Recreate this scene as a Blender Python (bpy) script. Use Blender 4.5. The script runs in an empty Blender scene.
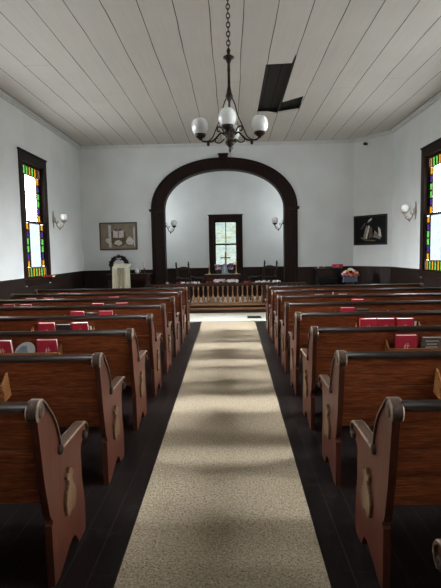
import bpy, bmesh, math, random
from mathutils import Vector, Matrix
from mathutils.geometry import tessellate_polygon
random.seed(7)
R = math.radians
PI = math.pi
sc = bpy.context.scene
C = sc.collection

# ------------------------------------------------------------------ materials
def new_mat(name):
    m = bpy.data.materials.new(name); m.use_nodes = True
    nt = m.node_tree
    b = nt.nodes['Principled BSDF']
    return m, nt, b

def nd(nt, t, **kw):
    n = nt.nodes.new(t)
    for k, v in kw.items(): setattr(n, k, v)
    return n

def setin(n, **kw):
    for k, v in kw.items(): n.inputs[k.replace('_', ' ')].default_value = v

def col4(c): return (c[0], c[1], c[2], 1)

def ramp(nt, fac, stops):
    r = nd(nt, 'ShaderNodeValToRGB')
    e = r.color_ramp.elements
    while len(e) < len(stops): e.new(0.5)
    for k, (p, c) in enumerate(stops):
        e[k].position = p; e[k].color = col4(c)
    nt.links.new(fac, r.inputs['Fac'])
    return r.outputs['Color']

def plain(name, c, rough=0.5, metal=0.0, var=0.15, scale=8.0, bump=0.0, spec=0.3):
    m, nt, b = new_mat(name)
    tc = nd(nt, 'ShaderNodeTexCoord')
    n = nd(nt, 'ShaderNodeTexNoise'); setin(n, Scale=scale, Detail=4.0)
    nt.links.new(tc.outputs['Object'], n.inputs['Vector'])
    lo = [x * (1 - var) for x in c]; hi = [min(1, x * (1 + var)) for x in c]
    cc = ramp(nt, n.outputs['Fac'], [(0.3, lo), (0.7, hi)])
    nt.links.new(cc, b.inputs['Base Color'])
    b.inputs['Roughness'].default_value = rough
    b.inputs['Metallic'].default_value = metal; b.inputs['Specular IOR Level'].default_value = spec
    if bump:
        bp = nd(nt, 'ShaderNodeBump'); setin(bp, Strength=bump, Distance=0.01)
        nt.links.new(n.outputs['Fac'], bp.inputs['Height']); nt.links.new(bp.outputs['Normal'], b.inputs['Normal'])
    return m

def wood(name, dark, mid, light, axis='X', rough=0.35, fine=1.0, coat=0.0, spec=0.3):
    m, nt, b = new_mat(name)
    tc = nd(nt, 'ShaderNodeTexCoord'); oi = nd(nt, 'ShaderNodeObjectInfo')
    add = nd(nt, 'ShaderNodeVectorMath', operation='ADD')
    mul = nd(nt, 'ShaderNodeMath', operation='MULTIPLY'); mul.inputs[1].default_value = 37.0
    nt.links.new(oi.outputs['Random'], mul.inputs[0])
    nt.links.new(tc.outputs['Object'], add.inputs[0]); nt.links.new(mul.outputs[0], add.inputs[1])
    mp = nd(nt, 'ShaderNodeMapping')
    s = {'X': (1.2, 14, 14), 'Y': (14, 1.2, 14), 'Z': (14, 14, 1.2)}[axis]
    mp.inputs['Scale'].default_value = [k * fine for k in s]
    nt.links.new(add.outputs[0], mp.inputs['Vector'])
    n = nd(nt, 'ShaderNodeTexNoise'); setin(n, Scale=1.5, Detail=8.0, Roughness=0.65, Distortion=1.2)
    nt.links.new(mp.outputs[0], n.inputs['Vector'])
    w = nd(nt, 'ShaderNodeTexNoise'); setin(w, Scale=7.0, Detail=3.0, Roughness=0.6)
    nt.links.new(mp.outputs[0], w.inputs['Vector'])
    mx = nd(nt, 'ShaderNodeMath', operation='MULTIPLY_ADD'); mx.inputs[1].default_value = 0.45
    nt.links.new(w.outputs['Fac'], mx.inputs[0])
    sb = nd(nt, 'ShaderNodeMath', operation='MULTIPLY'); sb.inputs[1].default_value = 0.6
    nt.links.new(n.outputs['Fac'], sb.inputs[0]); nt.links.new(sb.outputs[0], mx.inputs[2])
    cc = ramp(nt, mx.outputs[0], [(0.36, dark), (0.52, mid), (0.7, light)])
    nt.links.new(cc, b.inputs['Base Color'])
    b.inputs['Roughness'].default_value = rough; b.inputs['Specular IOR Level'].default_value = spec
    b.inputs['Coat Weight'].default_value = coat
    b.inputs['Coat Roughness'].default_value = 0.25
    bp = nd(nt, 'ShaderNodeBump'); setin(bp, Strength=0.12, Distance=0.004)
    nt.links.new(mx.outputs[0], bp.inputs['Height']); nt.links.new(bp.outputs['Normal'], b.inputs['Normal'])
    return m

def board_mat(name, width, off, base, seam, seam_w, var, rough, wob=0.0, dust=None, cross=4.2, board_noise=0.12, spec=0.25):
    """boards running along Y, seams every `width` in X"""
    m, nt, b = new_mat(name)
    tc = nd(nt, 'ShaderNodeTexCoord')
    sx = nd(nt, 'ShaderNodeSeparateXYZ'); nt.links.new(tc.outputs['Object'], sx.inputs[0])
    L = nt.links.new
    def M(op, a, bb=None, c=None):
        q = nd(nt, 'ShaderNodeMath', operation=op)
        for k, v in enumerate((a, bb, c)):
            if v is None: continue
            if isinstance(v, (int, float)): q.inputs[k].default_value = v
            else: L(v, q.inputs[k])
        return q.outputs[0]
    wn = nd(nt, 'ShaderNodeTexNoise'); setin(wn, Scale=0.9, Detail=2.0); L(tc.outputs['Object'], wn.inputs['Vector'])
    x = M('ADD', sx.outputs['X'], M('MULTIPLY', M('SUBTRACT', wn.outputs['Fac'], 0.5), wob))
    u = M('DIVIDE', M('SUBTRACT', x, off), width)
    idx = M('FLOOR', u)
    fr = M('SUBTRACT', u, idx)
    d = M('MINIMUM', fr, M('SUBTRACT', 1.0, fr))
    rnd = nd(nt, 'ShaderNodeTexWhiteNoise', noise_dimensions='1D'); L(idx, rnd.inputs['W'])
    # seam width varies along the length
    sn = nd(nt, 'ShaderNodeTexNoise'); setin(sn, Scale=0.7, Detail=3.0); L(tc.outputs['Object'], sn.inputs['Vector'])
    sw = M('MULTIPLY', M('ADD', M('MULTIPLY', sn.outputs['Fac'], 1.6), 0.2), seam_w / width)
    is1 = M('LESS_THAN', d, sw)
    v = M('DIVIDE', M('ADD', sx.outputs['Y'], M('MULTIPLY', rnd.outputs['Value'], 13.0)), cross)
    fv = M('FRACT', v)
    is2 = M('LESS_THAN', fv, seam_w * 0.8 / cross)
    seamf = M('MAXIMUM', is1, M('MULTIPLY', is2, 0.8))
    n = nd(nt, 'ShaderNodeTexNoise'); setin(n, Scale=1.3, Detail=6.0, Roughness=0.6); L(tc.outputs['Object'], n.inputs['Vector'])
    mp = nd(nt, 'ShaderNodeMapping'); mp.inputs['Scale'].default_value = (25, 1.3, 1); L(tc.outputs['Object'], mp.inputs['Vector'])
    g = nd(nt, 'ShaderNodeTexNoise'); setin(g, Scale=1.0, Detail=5.0); L(mp.outputs[0], g.inputs['Vector'])
    tone = M('ADD', M('MULTIPLY', rnd.outputs['Value'], board_noise), M('ADD', M('MULTIPLY', n.outputs['Fac'], var), M('MULTIPLY', g.outputs['Fac'], var)))
    lo = [max(0, k * (1 - var - board_noise / 2)) for k in base]; hi = [k * (1 + var + board_noise / 2) for k in base]
    cc = ramp(nt, tone, [(0.25 * var, lo), (board_noise + 1.5 * var, hi)])
    if dust:
        dn = nd(nt, 'ShaderNodeTexNoise'); setin(dn, Scale=3.5, Detail=9.0, Roughness=0.75); L(tc.outputs['Object'], dn.inputs['Vector'])
        df = ramp(nt, dn.outputs['Fac'], [(0.54, (0, 0, 0)), (0.80, (1, 1, 1))])
        mxd = nd(nt, 'ShaderNodeMixRGB'); L(df, mxd.inputs[0]); L(cc, mxd.inputs[1]); mxd.inputs[2].default_value = col4(dust)
        cc = mxd.outputs[0]
    mx = nd(nt, 'ShaderNodeMixRGB'); L(seamf, mx.inputs[0]); L(cc, mx.inputs[1]); mx.inputs[2].default_value = col4(seam)
    L(mx.outputs[0], b.inputs['Base Color']); b.inputs['Specular IOR Level'].default_value = spec
    b.inputs['Roughness'].default_value = rough
    bp = nd(nt, 'ShaderNodeBump'); setin(bp, Strength=0.25, Distance=0.004)
    L(M('SUBTRACT', g.outputs['Fac'], M('MULTIPLY', seamf, 2.0)), bp.inputs['Height']); L(bp.outputs['Normal'], b.inputs['Normal'])
    return m

def carpet_mat(name, lo, mid, hi, scale):
    m, nt, b = new_mat(name); L = nt.links.new
    tc = nd(nt, 'ShaderNodeTexCoord')
    n = nd(nt, 'ShaderNodeTexNoise'); setin(n, Scale=scale, Detail=3.0, Roughness=0.8); L(tc.outputs['Object'], n.inputs['Vector'])
    n2 = nd(nt, 'ShaderNodeTexNoise'); setin(n2, Scale=scale * 0.4, Detail=4.0, Roughness=0.75); L(tc.outputs['Object'], n2.inputs['Vector'])
    mm = nd(nt, 'ShaderNodeMath', operation='MULTIPLY_ADD'); mm.inputs[1].default_value = 0.5
    L(n.outputs['Fac'], mm.inputs[0])
    m2 = nd(nt, 'ShaderNodeMath', operation='MULTIPLY'); m2.inputs[1].default_value = 0.5
    L(n2.outputs['Fac'], m2.inputs[0]); L(m2.outputs[0], mm.inputs[2])
    cc = ramp(nt, mm.outputs[0], [(0.38, lo), (0.5, mid), (0.6, hi)])
    L(cc, b.inputs['Base Color']); b.inputs['Roughness'].default_value = 0.95
    b.inputs['Specular IOR Level'].default_value = 0.1
    bp = nd(nt, 'ShaderNodeBump'); setin(bp, Strength=0.6, Distance=0.01)
    L(mm.outputs[0], bp.inputs['Height']); L(bp.outputs['Normal'], b.inputs['Normal'])
    return m

def pane_mat(name, tint, pattern=None, gloss=0.06):
    """window glass: lets tinted daylight through, with a slight gloss"""
    m = bpy.data.materials.new(name); m.use_nodes = True
    nt = m.node_tree; nt.nodes.clear(); L = nt.links.new
    out = nd(nt, 'ShaderNodeOutputMaterial'); mix = nd(nt, 'ShaderNodeMixShader'); mix.inputs[0].default_value = gloss
    tr = nd(nt, 'ShaderNodeBsdfTransparent'); gl = nd(nt, 'ShaderNodeBsdfGlossy'); gl.inputs['Roughness'].default_value = 0.25
    gl.inputs['Color'].default_value = (0.5, 0.5, 0.5, 1)
    tr.inputs['Color'].default_value = col4(tint)
    if pattern:
        tc = nd(nt, 'ShaderNodeTexCoord'); mp = nd(nt, 'ShaderNodeMapping'); mp.inputs['Scale'].default_value = pattern['scale']
        L(tc.outputs['Object'], mp.inputs['Vector'])
        n = nd(nt, 'ShaderNodeTexNoise'); setin(n, Scale=1.0, Detail=5.0, Roughness=0.65, Distortion=1.0); L(mp.outputs[0], n.inputs['Vector'])
        L(ramp(nt, n.outputs['Fac'], pattern['stops']), tr.inputs['Color'])
    L(tr.outputs[0], mix.inputs[1]); L(gl.outputs[0], mix.inputs[2]); L(mix.outputs[0], out.inputs['Surface'])
    return m

LAMP = 21.0   # radiance of the daylight behind the panes
DIRECT, TILT, SPREAD = 31.0, 26, 60  # added band lamps: strength, downward tilt, beam spread
def T(r, g, b): return (r / LAMP, g / LAMP, b / LAMP)

MAT = {}
MAT['wall'] = plain('plaster_white', (0.70, 0.72, 0.71), 0.9, var=0.05, scale=1.6)
MAT['ceiling'] = board_mat('ceiling_boards', 0.409, -0.126, (0.55, 0.53, 0.475), (0.10, 0.09, 0.075), 0.0055, 0.10, 0.8, wob=0.035, cross=16.0, board_noise=0.04)
MAT['floor'] = board_mat('floor_boards', 0.125, 0.02, (0.0075, 0.0055, 0.0052), (0.032, 0.028, 0.026), 0.0026, 0.5, 0.34, dust=(0.04, 0.036, 0.034), cross=3.1, board_noise=0.3, spec=0.17)
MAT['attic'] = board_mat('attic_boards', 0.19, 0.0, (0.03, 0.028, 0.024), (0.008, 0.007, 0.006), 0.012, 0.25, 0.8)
MAT['trim'] = wood('dark_trim_wood', (0.009, 0.005, 0.004), (0.016, 0.008, 0.006), (0.03, 0.014, 0.010), 'Z', 0.5, spec=0.12)
MAT['white_trim'] = plain('white_trim_paint', (0.62, 0.63, 0.61), 0.7, var=0.05)
m = MAT['wains'] = board_mat('wainscot_boards', 0.085, 0.0, (0.022, 0.011, 0.008), (0.004, 0.002, 0.002), 0.004, 0.3, 0.4, cross=50)
MAT['wains_side'] = plain('wainscot_side', (0.016, 0.009, 0.007), 0.4, var=0.3)
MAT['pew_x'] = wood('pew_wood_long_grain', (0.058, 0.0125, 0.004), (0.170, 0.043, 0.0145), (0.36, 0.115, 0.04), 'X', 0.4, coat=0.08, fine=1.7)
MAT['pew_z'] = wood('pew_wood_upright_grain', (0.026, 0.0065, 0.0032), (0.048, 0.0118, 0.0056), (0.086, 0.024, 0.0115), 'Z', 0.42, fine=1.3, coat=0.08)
MAT['pew_cap'] = wood('pew_cap_worn_dark', (0.022, 0.012, 0.008), (0.048, 0.027, 0.018), (0.105, 0.066, 0.045), 'Y', 0.36, fine=2, coat=0.2)
MAT['pew_worn'] = plain('pew_worn_edge', (0.22, 0.155, 0.11), 0.45, var=0.4, scale=40)
MAT['rail'] = plain('pew_rail_dark', (0.020, 0.012, 0.009), 0.30, var=0.4, scale=5)
MAT['tan_wood'] = wood('rack_wood', (0.16, 0.06, 0.018), (0.27, 0.11, 0.034), (0.38, 0.18, 0.065), 'X', 0.45)
MAT['applique'] = wood('carving_wood', (0.045, 0.024, 0.011), (0.085, 0.046, 0.021), (0.15, 0.09, 0.045), 'Z', 0.4, fine=1.5)
MAT['rail_wood'] = wood('altar_rail_wood', (0.16, 0.075, 0.035), (0.30, 0.155, 0.08), (0.42, 0.25, 0.14), 'X', 0.35)
MAT['rail_dark'] = wood('altar_rail_dark', (0.03, 0.011, 0.006), (0.05, 0.02, 0.011), (0.09, 0.035, 0.02), 'X', 0.35)
MAT['furn'] = wood('dark_furniture_wood', (0.015, 0.006, 0.004), (0.03, 0.012, 0.008), (0.055, 0.024, 0.015), 'X', 0.35)
MAT['black'] = plain('black_lacquer', (0.008, 0.008, 0.009), 0.3, var=0.3)
MAT['carpet'] = carpet_mat('aisle_carpet', (0.10, 0.076, 0.048), (0.355, 0.285, 0.20), (0.56, 0.475, 0.355), 190)
MAT['cream'] = carpet_mat('cream_carpet', (0.62, 0.58, 0.50), (0.72, 0.68, 0.6), (0.82, 0.78, 0.70), 60)
MAT['red'] = plain('red_cloth_cover', (0.46, 0.028, 0.055), 0.55, var=0.12, scale=30)
MAT['greybook'] = plain('grey_brown_cover', (0.13, 0.105, 0.09), 0.6, var=0.35, scale=50)
MAT['darkbook'] = plain('dark_grey_cover', (0.045, 0.035, 0.035), 0.6, var=0.2, scale=30)
MAT['page'] = plain('page_paper', (0.75, 0.70, 0.62), 0.8, var=0.05, scale=60)
MAT['paper'] = plain('white_paper', (0.8, 0.8, 0.78), 0.7, var=0.04)
MAT['cream_mark'] = plain('cream_print', (0.75, 0.55, 0.5), 0.6, var=0.05)
MAT['bronze'] = plain('dark_bronze', (0.035, 0.026, 0.02), 0.38, metal=0.7, var=0.3)
MAT['pale_brass'] = plain('pale_aged_brass', (0.42, 0.33, 0.26), 0.42, metal=0.6, var=0.2)
MAT['brass'] = plain('polished_brass', (0.65, 0.42, 0.16), 0.28, metal=0.9, var=0.1)
MAT['cloth_white'] = plain('white_cloth', (0.75, 0.74, 0.72), 0.9, var=0.05)
MAT['cloth_blue'] = plain('pale_blue_cloth', (0.32, 0.42, 0.50), 0.9, var=0.15)
MAT['cloth_cream'] = plain('cream_cloth', (0.66, 0.62, 0.48), 0.9, var=0.08)
MAT['cloth_tan'] = plain('tan_woven_strip', (0.30, 0.25, 0.16), 0.9, var=0.5, scale=60)
MAT['leaf'] = plain('dull_green_leaves', (0.03, 0.055, 0.028), 0.6, var=0.5, scale=20)
MAT['leaf_dark'] = plain('dark_dried_leaves', (0.018, 0.012, 0.014), 0.7, var=0.5, scale=30)
for k, c in dict(f_white=(0.92, 0.89, 0.89), f_pink=(0.85, 0.50, 0.60), f_purple=(0.30, 0.12, 0.32), f_yellow=(0.75, 0.50, 0.06), f_red=(0.5, 0.03, 0.04), f_mauve=(0.80, 0.66, 0.78), f_orange=(0.72, 0.22, 0.05)).items():
    MAT[k] = plain('petals_' + k[2:], c, 0.7, var=0.15, scale=30)
MAT['bluegrey'] = plain('blue_grey_box', (0.10, 0.13, 0.19), 0.5, var=0.15)
MAT['vent'] = plain('dark_iron', (0.03, 0.028, 0.025), 0.5, metal=0.5, var=0.3)
MAT['tan_paper'] = plain('tan_print_ground', (0.20, 0.155, 0.105), 0.35, var=0.25, scale=5)
MAT['dark_print'] = plain('black_print_ground', (0.006, 0.005, 0.005), 0.5, var=0.5, scale=4, spec=0.08)
MAT['print_grey'] = plain('grey_print', (0.20, 0.18, 0.16), 0.5, var=0.5, scale=14)
MAT['print_brown'] = plain('brown_print', (0.10, 0.065, 0.03), 0.5, var=0.4, scale=14)
MAT['print_light'] = plain('light_print', (0.55, 0.53, 0.48), 0.5, var=0.2, scale=20)
MAT['gilt'] = wood('brown_frame_wood', (0.03, 0.018, 0.010), (0.06, 0.036, 0.02), (0.11, 0.07, 0.04), 'X', 0.35)
MAT['stain'] = plain('faded_stain', (0.60, 0.60, 0.58), 0.9, var=0.1)
# opal glass globes
m, nt, b = new_mat('opal_glass')
setin(b, Base_Color=(0.80, 0.81, 0.79, 1), Roughness=0.12); b.inputs['Subsurface Weight'].default_value = 0.0
tcn = nd(nt, 'ShaderNodeTexCoord'); nz = nd(nt, 'ShaderNodeTexNoise'); setin(nz, Scale=6.0, Detail=2.0)
nt.links.new(tcn.outputs['Object'], nz.inputs['Vector'])
nt.links.new(ramp(nt, nz.outputs['Fac'], [(0.3, (0.72, 0.73, 0.71)), (0.7, (0.84, 0.85, 0.83))]), b.inputs['Base Color'])
MAT['opal'] = m
# panes
MAT['p_clear'] = pane_mat('clear_pane', (1, 1, 1), dict(scale=(2, 2, 2), stops=[(0.2, (0.9, 0.93, 0.95)), (0.6, (1, 1, 1))]))
MAT['p_frost'] = pane_mat('frosted_pane', T(0.75, 0.85, 0.95), dict(scale=(30, 30, 12), stops=[(0.3, T(0.62, 0.76, 0.88)), (0.65, T(1.1, 1.15, 1.2))]))
MAT['p_orange'] = pane_mat('amber_pane', T(0.80, 0.33, 0.012), dict(scale=(9, 9, 5), stops=[(0.3, T(0.75, 0.26, 0.006)), (0.7, T(1.0, 0.52, 0.03))]))
MAT['p_green'] = pane_mat('green_pane', T(0.12, 0.62, 0.08), dict(scale=(9, 9, 5), stops=[(0.3, T(0.09, 0.48, 0.06)), (0.7, T(0.27, 0.85, 0.18))]))
MAT['p_purple'] = pane_mat('purple_pane', T(0.05, 0.02, 0.22), dict(scale=(9, 9, 5), stops=[(0.3, T(0.045, 0.02, 0.16)), (0.7, T(0.11, 0.06, 0.36))]))
MAT['p_amberdark'] = pane_mat('dark_amber_pane', T(0.25, 0.06, 0.01))
MAT['p_marble'] = pane_mat('marbled_pane', T(0.8, 0.9, 0.8), dict(scale=(2.2, 2.2, 11), stops=[(0.34, T(0.62, 0.52, 0.14)), (0.43, T(0.50, 0.62, 0.42)), (0.52, T(0.78, 0.88, 0.84)), (0.62, T(0.30, 0.46, 0.42)), (0.73, T(0.80, 0.86, 0.86))]))

# ------------------------------------------------------------------ mesh helpers
def bm_new(): return bmesh.new()

def box(bm, x0, x1, y0, y1, z0, z1, mat=0, M=None):
    vs = [bm.verts.new(v) for v in [(x0, y0, z0), (x1, y0, z0), (x1, y1, z0), (x0, y1, z0), (x0, y0, z1), (x1, y0, z1), (x1, y1, z1), (x0, y1, z1)]]
    if M: 
        for v in vs: v.co = M @ v.co
    for f in [(0, 3, 2, 1), (4, 5, 6, 7), (0, 1, 5, 4), (1, 2, 6, 5), (2, 3, 7, 6), (3, 0, 4, 7)]:
        fc = bm.faces.new([vs[i] for i in f]); fc.material_index = mat
    return vs

def lathe(bm, prof, seg=20, M=None, mat=0, smooth=True):
    """prof: [(radius, z)...] around Z"""
    rings = []
    for r, z in prof:
        if r < 1e-5:
            rings.append([bm.verts.new((0, 0, z))])
        else:
            rings.append([bm.verts.new((r * math.cos(2 * PI * k / seg), r * math.sin(2 * PI * k / seg), z)) for k in range(seg)])
    for a, b2 in zip(rings, rings[1:]):
        for k in range(seg):
            k2 = (k + 1) % seg
            if len(a) == 1 and len(b2) == 1: continue
            if len(a) == 1: vs = [a[0], b2[k2], b2[k]][::-1]
            elif len(b2) == 1: vs = [a[k], a[k2], b2[0]]
            else: vs = [a[k], a[k2], b2[k2], b2[k]]
            f = bm.faces.new(vs); f.material_index = mat; f.smooth = smooth
    for rg, rev in ((rings[0], True), (rings[-1], False)):
        if len(rg) > 1:
            f = bm.faces.new(rg[::-1] if rev else rg); f.material_index = mat
    if M:
        for rg in rings:
            for v in rg: v.co = M @ v.co

def tube(bm, pts, rad, seg=8, mat=0):
    pts = [Vector(p) for p in pts]
    rings = []
    up = Vector((0.13, 0.37, 0.92)).normalized()
    for i, p in enumerate(pts):
        d = (pts[min(i + 1, len(pts) - 1)] - pts[max(i - 1, 0)]).normalized()
        a = d.cross(up)
        if a.length < 1e-3: a = d.cross(Vector((1, 0, 0)))
        a.normalize(); b2 = d.cross(a).normalized(); up = a.cross(d).normalized() if False else up
        r = rad[i] if isinstance(rad, (list, tuple)) else rad
        rings.append([bm.verts.new(p + a * r * math.cos(2 * PI * k / seg) + b2 * r * math.sin(2 * PI * k / seg)) for k in range(seg)])
    for a, b2 in zip(rings, rings[1:]):
        for k in range(seg):
            f = bm.faces.new([a[k], a[(k + 1) % seg], b2[(k + 1) % seg], b2[k]]); f.smooth = True; f.material_index = mat
    bm.faces.new(rings[0][::-1]); bm.faces.new(rings[-1])

def smooth_path(pts, n=6):
    """Catmull-Rom"""
    P = [Vector(p) for p in pts]; P = [P[0] * 2 - P[1]] + P + [P[-1] * 2 - P[-2]]
    out = []
    for i in range(1, len(P) - 2):
        for k in range(n):
            t = k / n; a, b2, c, d = P[i - 1:i + 3]
            out.append(0.5 * ((2 * b2) + (c - a) * t + (2 * a - 5 * b2 + 4 * c - d) * t * t + (3 * b2 - a - 3 * c + d) * t ** 3))
    out.append(P[-2]); return out

def extrude_poly(bm, pts2, axis, a0, a1, holes=(), mat=0):
    """polygon in the plane perpendicular to axis ('X': (y,z), 'Y': (x,z), 'Z': (x,y)), extruded from a0 to a1"""
    def mk(p, a): return {'X': (a, p[0], p[1]), 'Y': (p[0], a, p[1]), 'Z': (p[0], p[1], a)}[axis]
    loops = [list(pts2)] + [list(h) for h in holes]
    flat = [p for l in loops for p in l]
    tris = tessellate_polygon([[Vector((p[0], p[1], 0)) for p in l] for l in loops])
    v0 = [bm.verts.new(mk(p, a0)) for p in flat]; v1 = [bm.verts.new(mk(p, a1)) for p in flat]
    for t in tris:
        try:
            bm.faces.new([v0[i] for i in t]).material_index = mat
            bm.faces.new([v1[i] for i in reversed(t)]).material_index = mat
        except ValueError: pass
    s = 0
    for l in loops:
        n = len(l)
        for k in range(n):
            i, j = s + k, s + (k + 1) % n
            bm.faces.new([v0[i], v0[j], v1[j], v1[i]]).material_index = mat
        s += n

def strip(bm, path, width, thick, x0, mat=0, edge_mat=None):
    """flat moulding swept along a (y,z) path, centred on x0, thickness outward (to the left of travel)"""
    n = len(path); ring = []
    h = width / 2
    for i, (y, z) in enumerate(path):
        a = path[max(i - 1, 0)]; b2 = path[min(i + 1, n - 1)]
        d = Vector((b2[0] - a[0], b2[1] - a[1])).normalized(); nn = Vector((-d[1], d[0]))
        o = Vector((y, z)) + nn * thick; c = h * 0.25
        i2 = Vector((y, z)) + nn * thick * 0.65
        ring.append([bm.verts.new(q) for q in [(x0 - h, y, z), (x0 - h, i2[0], i2[1]), (x0 - h + c, o[0], o[1]), (x0 + h - c, o[0], o[1]), (x0 + h, i2[0], i2[1]), (x0 + h, y, z)]])
    for a, b2 in zip(ring, ring[1:]):
        for k in range(6):
            f = bm.faces.new([a[k], a[(k + 1) % 6], b2[(k + 1) % 6], b2[k]])
            f.material_index = edge_mat if (edge_mat is not None and k in (1, 3)) else mat
    bm.faces.new(ring[0][::-1]); bm.faces.new(ring[-1])

def ball(bm, c, r, sub=1, mat=0, squash=1.0):
    g = bmesh.ops.create_icosphere(bm, subdivisions=sub, radius=r)
    for v in g['verts']:
        v.co = Vector((v.co.x, v.co.y, v.co.z * squash)) + Vector(c)
        for f in v.link_faces: f.material_index = mat; f.smooth = True

def obj(name, bm, mats, parent=None, loc=None, rot=None, bevel=0.0, fix=True):
    if fix: bmesh.ops.recalc_face_normals(bm, faces=bm.faces[:])
    me = bpy.data.meshes.new(name); bm.to_mesh(me); bm.free()
    for mm in (mats if isinstance(mats, (list, tuple)) else [mats]): me.materials.append(MAT[mm] if isinstance(mm, str) else mm)
    o = bpy.data.objects.new(name, me); C.objects.link(o)
    if parent: o.parent = parent
    if loc: o.location = loc
    if rot: o.rotation_euler = rot
    if bevel:
        bv = o.modifiers.new('bevel', 'BEVEL'); bv.width = bevel; bv.segments = 2; bv.limit_method = 'ANGLE'; bv.angle_limit = R(40)
    return o

def tag(o, label, cat, group=None, kind=None):
    o['label'] = label; o['category'] = cat
    if group: o['group'] = group
    if kind: o['kind'] = kind
    return o

def thing(name, label, cat, loc=(0, 0, 0), rot=(0, 0, 0), group=None):
    o = bpy.data.objects.new(name, None); C.objects.link(o); o.empty_display_size = 0.1
    o.location = loc; o.rotation_euler = rot
    return tag(o, label, cat, group)

def struct(name, bm, mats, parent=None, bevel=0.0):
    o = obj(name, bm, mats, parent, bevel=bevel)
    if not parent: o['kind'] = 'structure'
    return o

KIDS = {}
def copy_tree(o, parent=None):
    c = o.copy(); C.objects.link(c)
    if parent: c.parent = parent
    for ch in list(o.children): copy_tree(ch, c)
    return c

# ------------------------------------------------------------------ room
XL, XR, YF, YB, ZC = -3.92, 4.05, 13.0, -3.6, 4.40
PLAT = 0.14
b = bm_new(); box(b, XL - .3, XR + .3, YB - .3, 13.3, -0.12, 0.0); struct('floor', b, 'floor')

# ceiling with the fallen boards' hole
hole = [(0.673, 7.71), (1.066, 7.68), (1.082, 7.30), (1.115, 7.68), (1.13, 9.62), (1.49, 9.27), (1.515, 10.14), (1.11, 10.34), (1.09, 10.42), (0.90, 10.30), (0.672, 10.30)]
b = bm_new()
extrude_poly(b, [(XL - .3, YB - .3), (XR + .3, YB - .3), (XR + .3, 13.3), (XL - .3, 13.3)], 'Z', ZC, ZC + .03, holes=[hole])
struct('ceiling', b, 'ceiling')
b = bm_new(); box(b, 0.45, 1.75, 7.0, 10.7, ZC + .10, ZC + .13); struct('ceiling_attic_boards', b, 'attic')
b = bm_new()
for (xa, xb, ya, yb) in [(0.45, 1.75, 6.98, 7.0), (0.45, 1.75, 10.7, 10.72), (0.43, 0.45, 7, 10.7), (1.75, 1.77, 7, 10.7)]: box(b, xa, xb, ya, yb, ZC + .03, ZC + .13)
box(b, 1.115, 1.16, 7.0, 10.7, ZC + .03, ZC + .10)   # a joist across the gap
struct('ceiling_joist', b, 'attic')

# side walls with window openings (opening = clear hole in the wall)
OPEN_Z0, OPEN_Z1 = 1.07, 3.40
HALF = 0.53
left_w = [9.90, 7.35, 4.8, 2.25, -0.3]
right_w = [9.53, 6.98, 4.43, 1.88, -0.67]
def side_wall(name, xin, sgn, centres, yend):
    b = bm_new(); xa, xb = sorted((xin, xin + sgn * .09)); HALF = globals()['HALF'] + .12; OPEN_Z0, OPEN_Z1 = globals()['OPEN_Z0'] - .02, globals()['OPEN_Z1'] + .12
    ys = YB
    for c in sorted(centres):
        box(b, xa, xb, ys, c - HALF, 0, ZC)
        box(b, xa, xb, c - HALF, c + HALF, 0, OPEN_Z0); box(b, xa, xb, c - HALF, c + HALF, OPEN_Z1, ZC)
        ys = c + HALF
    box(b, xa, xb, ys, yend, 0, ZC)
    return struct(name, b, 'wall')
side_wall('wall_left', XL, -1, left_w, YF)
side_wall('wall_right', XR, 1, right_w, 12.05)
# canted corner wall
CA, CB = Vector((3.35, 13.0)), Vector((XR, 12.05))
cd = (CB - CA).normalized(); CN = Vector((cd[1], -cd[0]))      # normal
if CN.dot(Vector((-1, -1))) < 0: CN = -CN
b = bm_new(); o2 = -CN * .2
extrude_poly(b, [CA, CB, CB + o2, CA + o2], 'Z', 0, ZC); struct('wall_corner', b, 'wall')
# front wall with arch
AX, AO, AI, SP, TO, TI = -0.086, 1.94, 1.635, 2.67, 1.345, 1.085
def ell(a, h, n=48, ex=2 / 2.12):
    f = lambda v: math.copysign(abs(v) ** ex, v)
    return [(AX + a * f(math.cos(PI * k / n)), SP + h * f(max(0.0, math.sin(PI * k / n)))) for k in range(n + 1)]
inner = [(AX + AI, 0)] + ell(AI, TI) + [(AX - AI, 0)]
outer_w = [(XL - .2, 0), (XL - .2, ZC), (3.55, ZC), (3.55, 0)]
b = bm_new(); extrude_poly(b, outer_w + inner, 'Y', YF, YF + .28); struct('wall_front', b, 'wall')
# arch casing: flat band with moulded outer lip, capitals and plinths
b = bm_new()
lo = 0.0
def U(a, h): return [(AX + a, lo)] + ell(a, h) + [(AX - a, lo)]
extrude_poly(b, U(AO, TO) + U(AI - .012, TI - .012)[::-1], 'Y', YF - .035, YF)
extrude_poly(b, U(AO + .012, TO + .012) + U(AO - .05, TO - .05)[::-1], 'Y', YF - .06, YF - .03)
extrude_poly(b, U(AI + .03, TI + .03) + U(AI - .02, TI - .02)[::-1], 'Y', YF - .05, YF - .03)
extrude_poly(b, U(AI + .0, TI + .0) + U(AI - .03, TI - .03)[::-1], 'Y', YF - .03, YF + .29)   # reveal lining
for s in (-1, 1):
    xa, xb = sorted((AX + s * (AI - .03), AX + s * (AO + .05)))
    box(b, xa, xb, YF - .075, YF, SP - .03, SP + .015)
    box(b, xa - .015, xb + .015, YF - .09, YF, SP + .015, SP + .04)
    box(b, xa, xb, YF - .07, YF, 0, .3)
extrude_poly(b, [(AX - .10, SP + TO - .02), (AX + .10, SP + TO - .02), (AX + .14, SP + TO + .115), (AX - .14, SP + TO + .115)], 'Y', YF - .085, YF)
struct('trim_1', b, 'trim', bevel=0.006)

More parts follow.
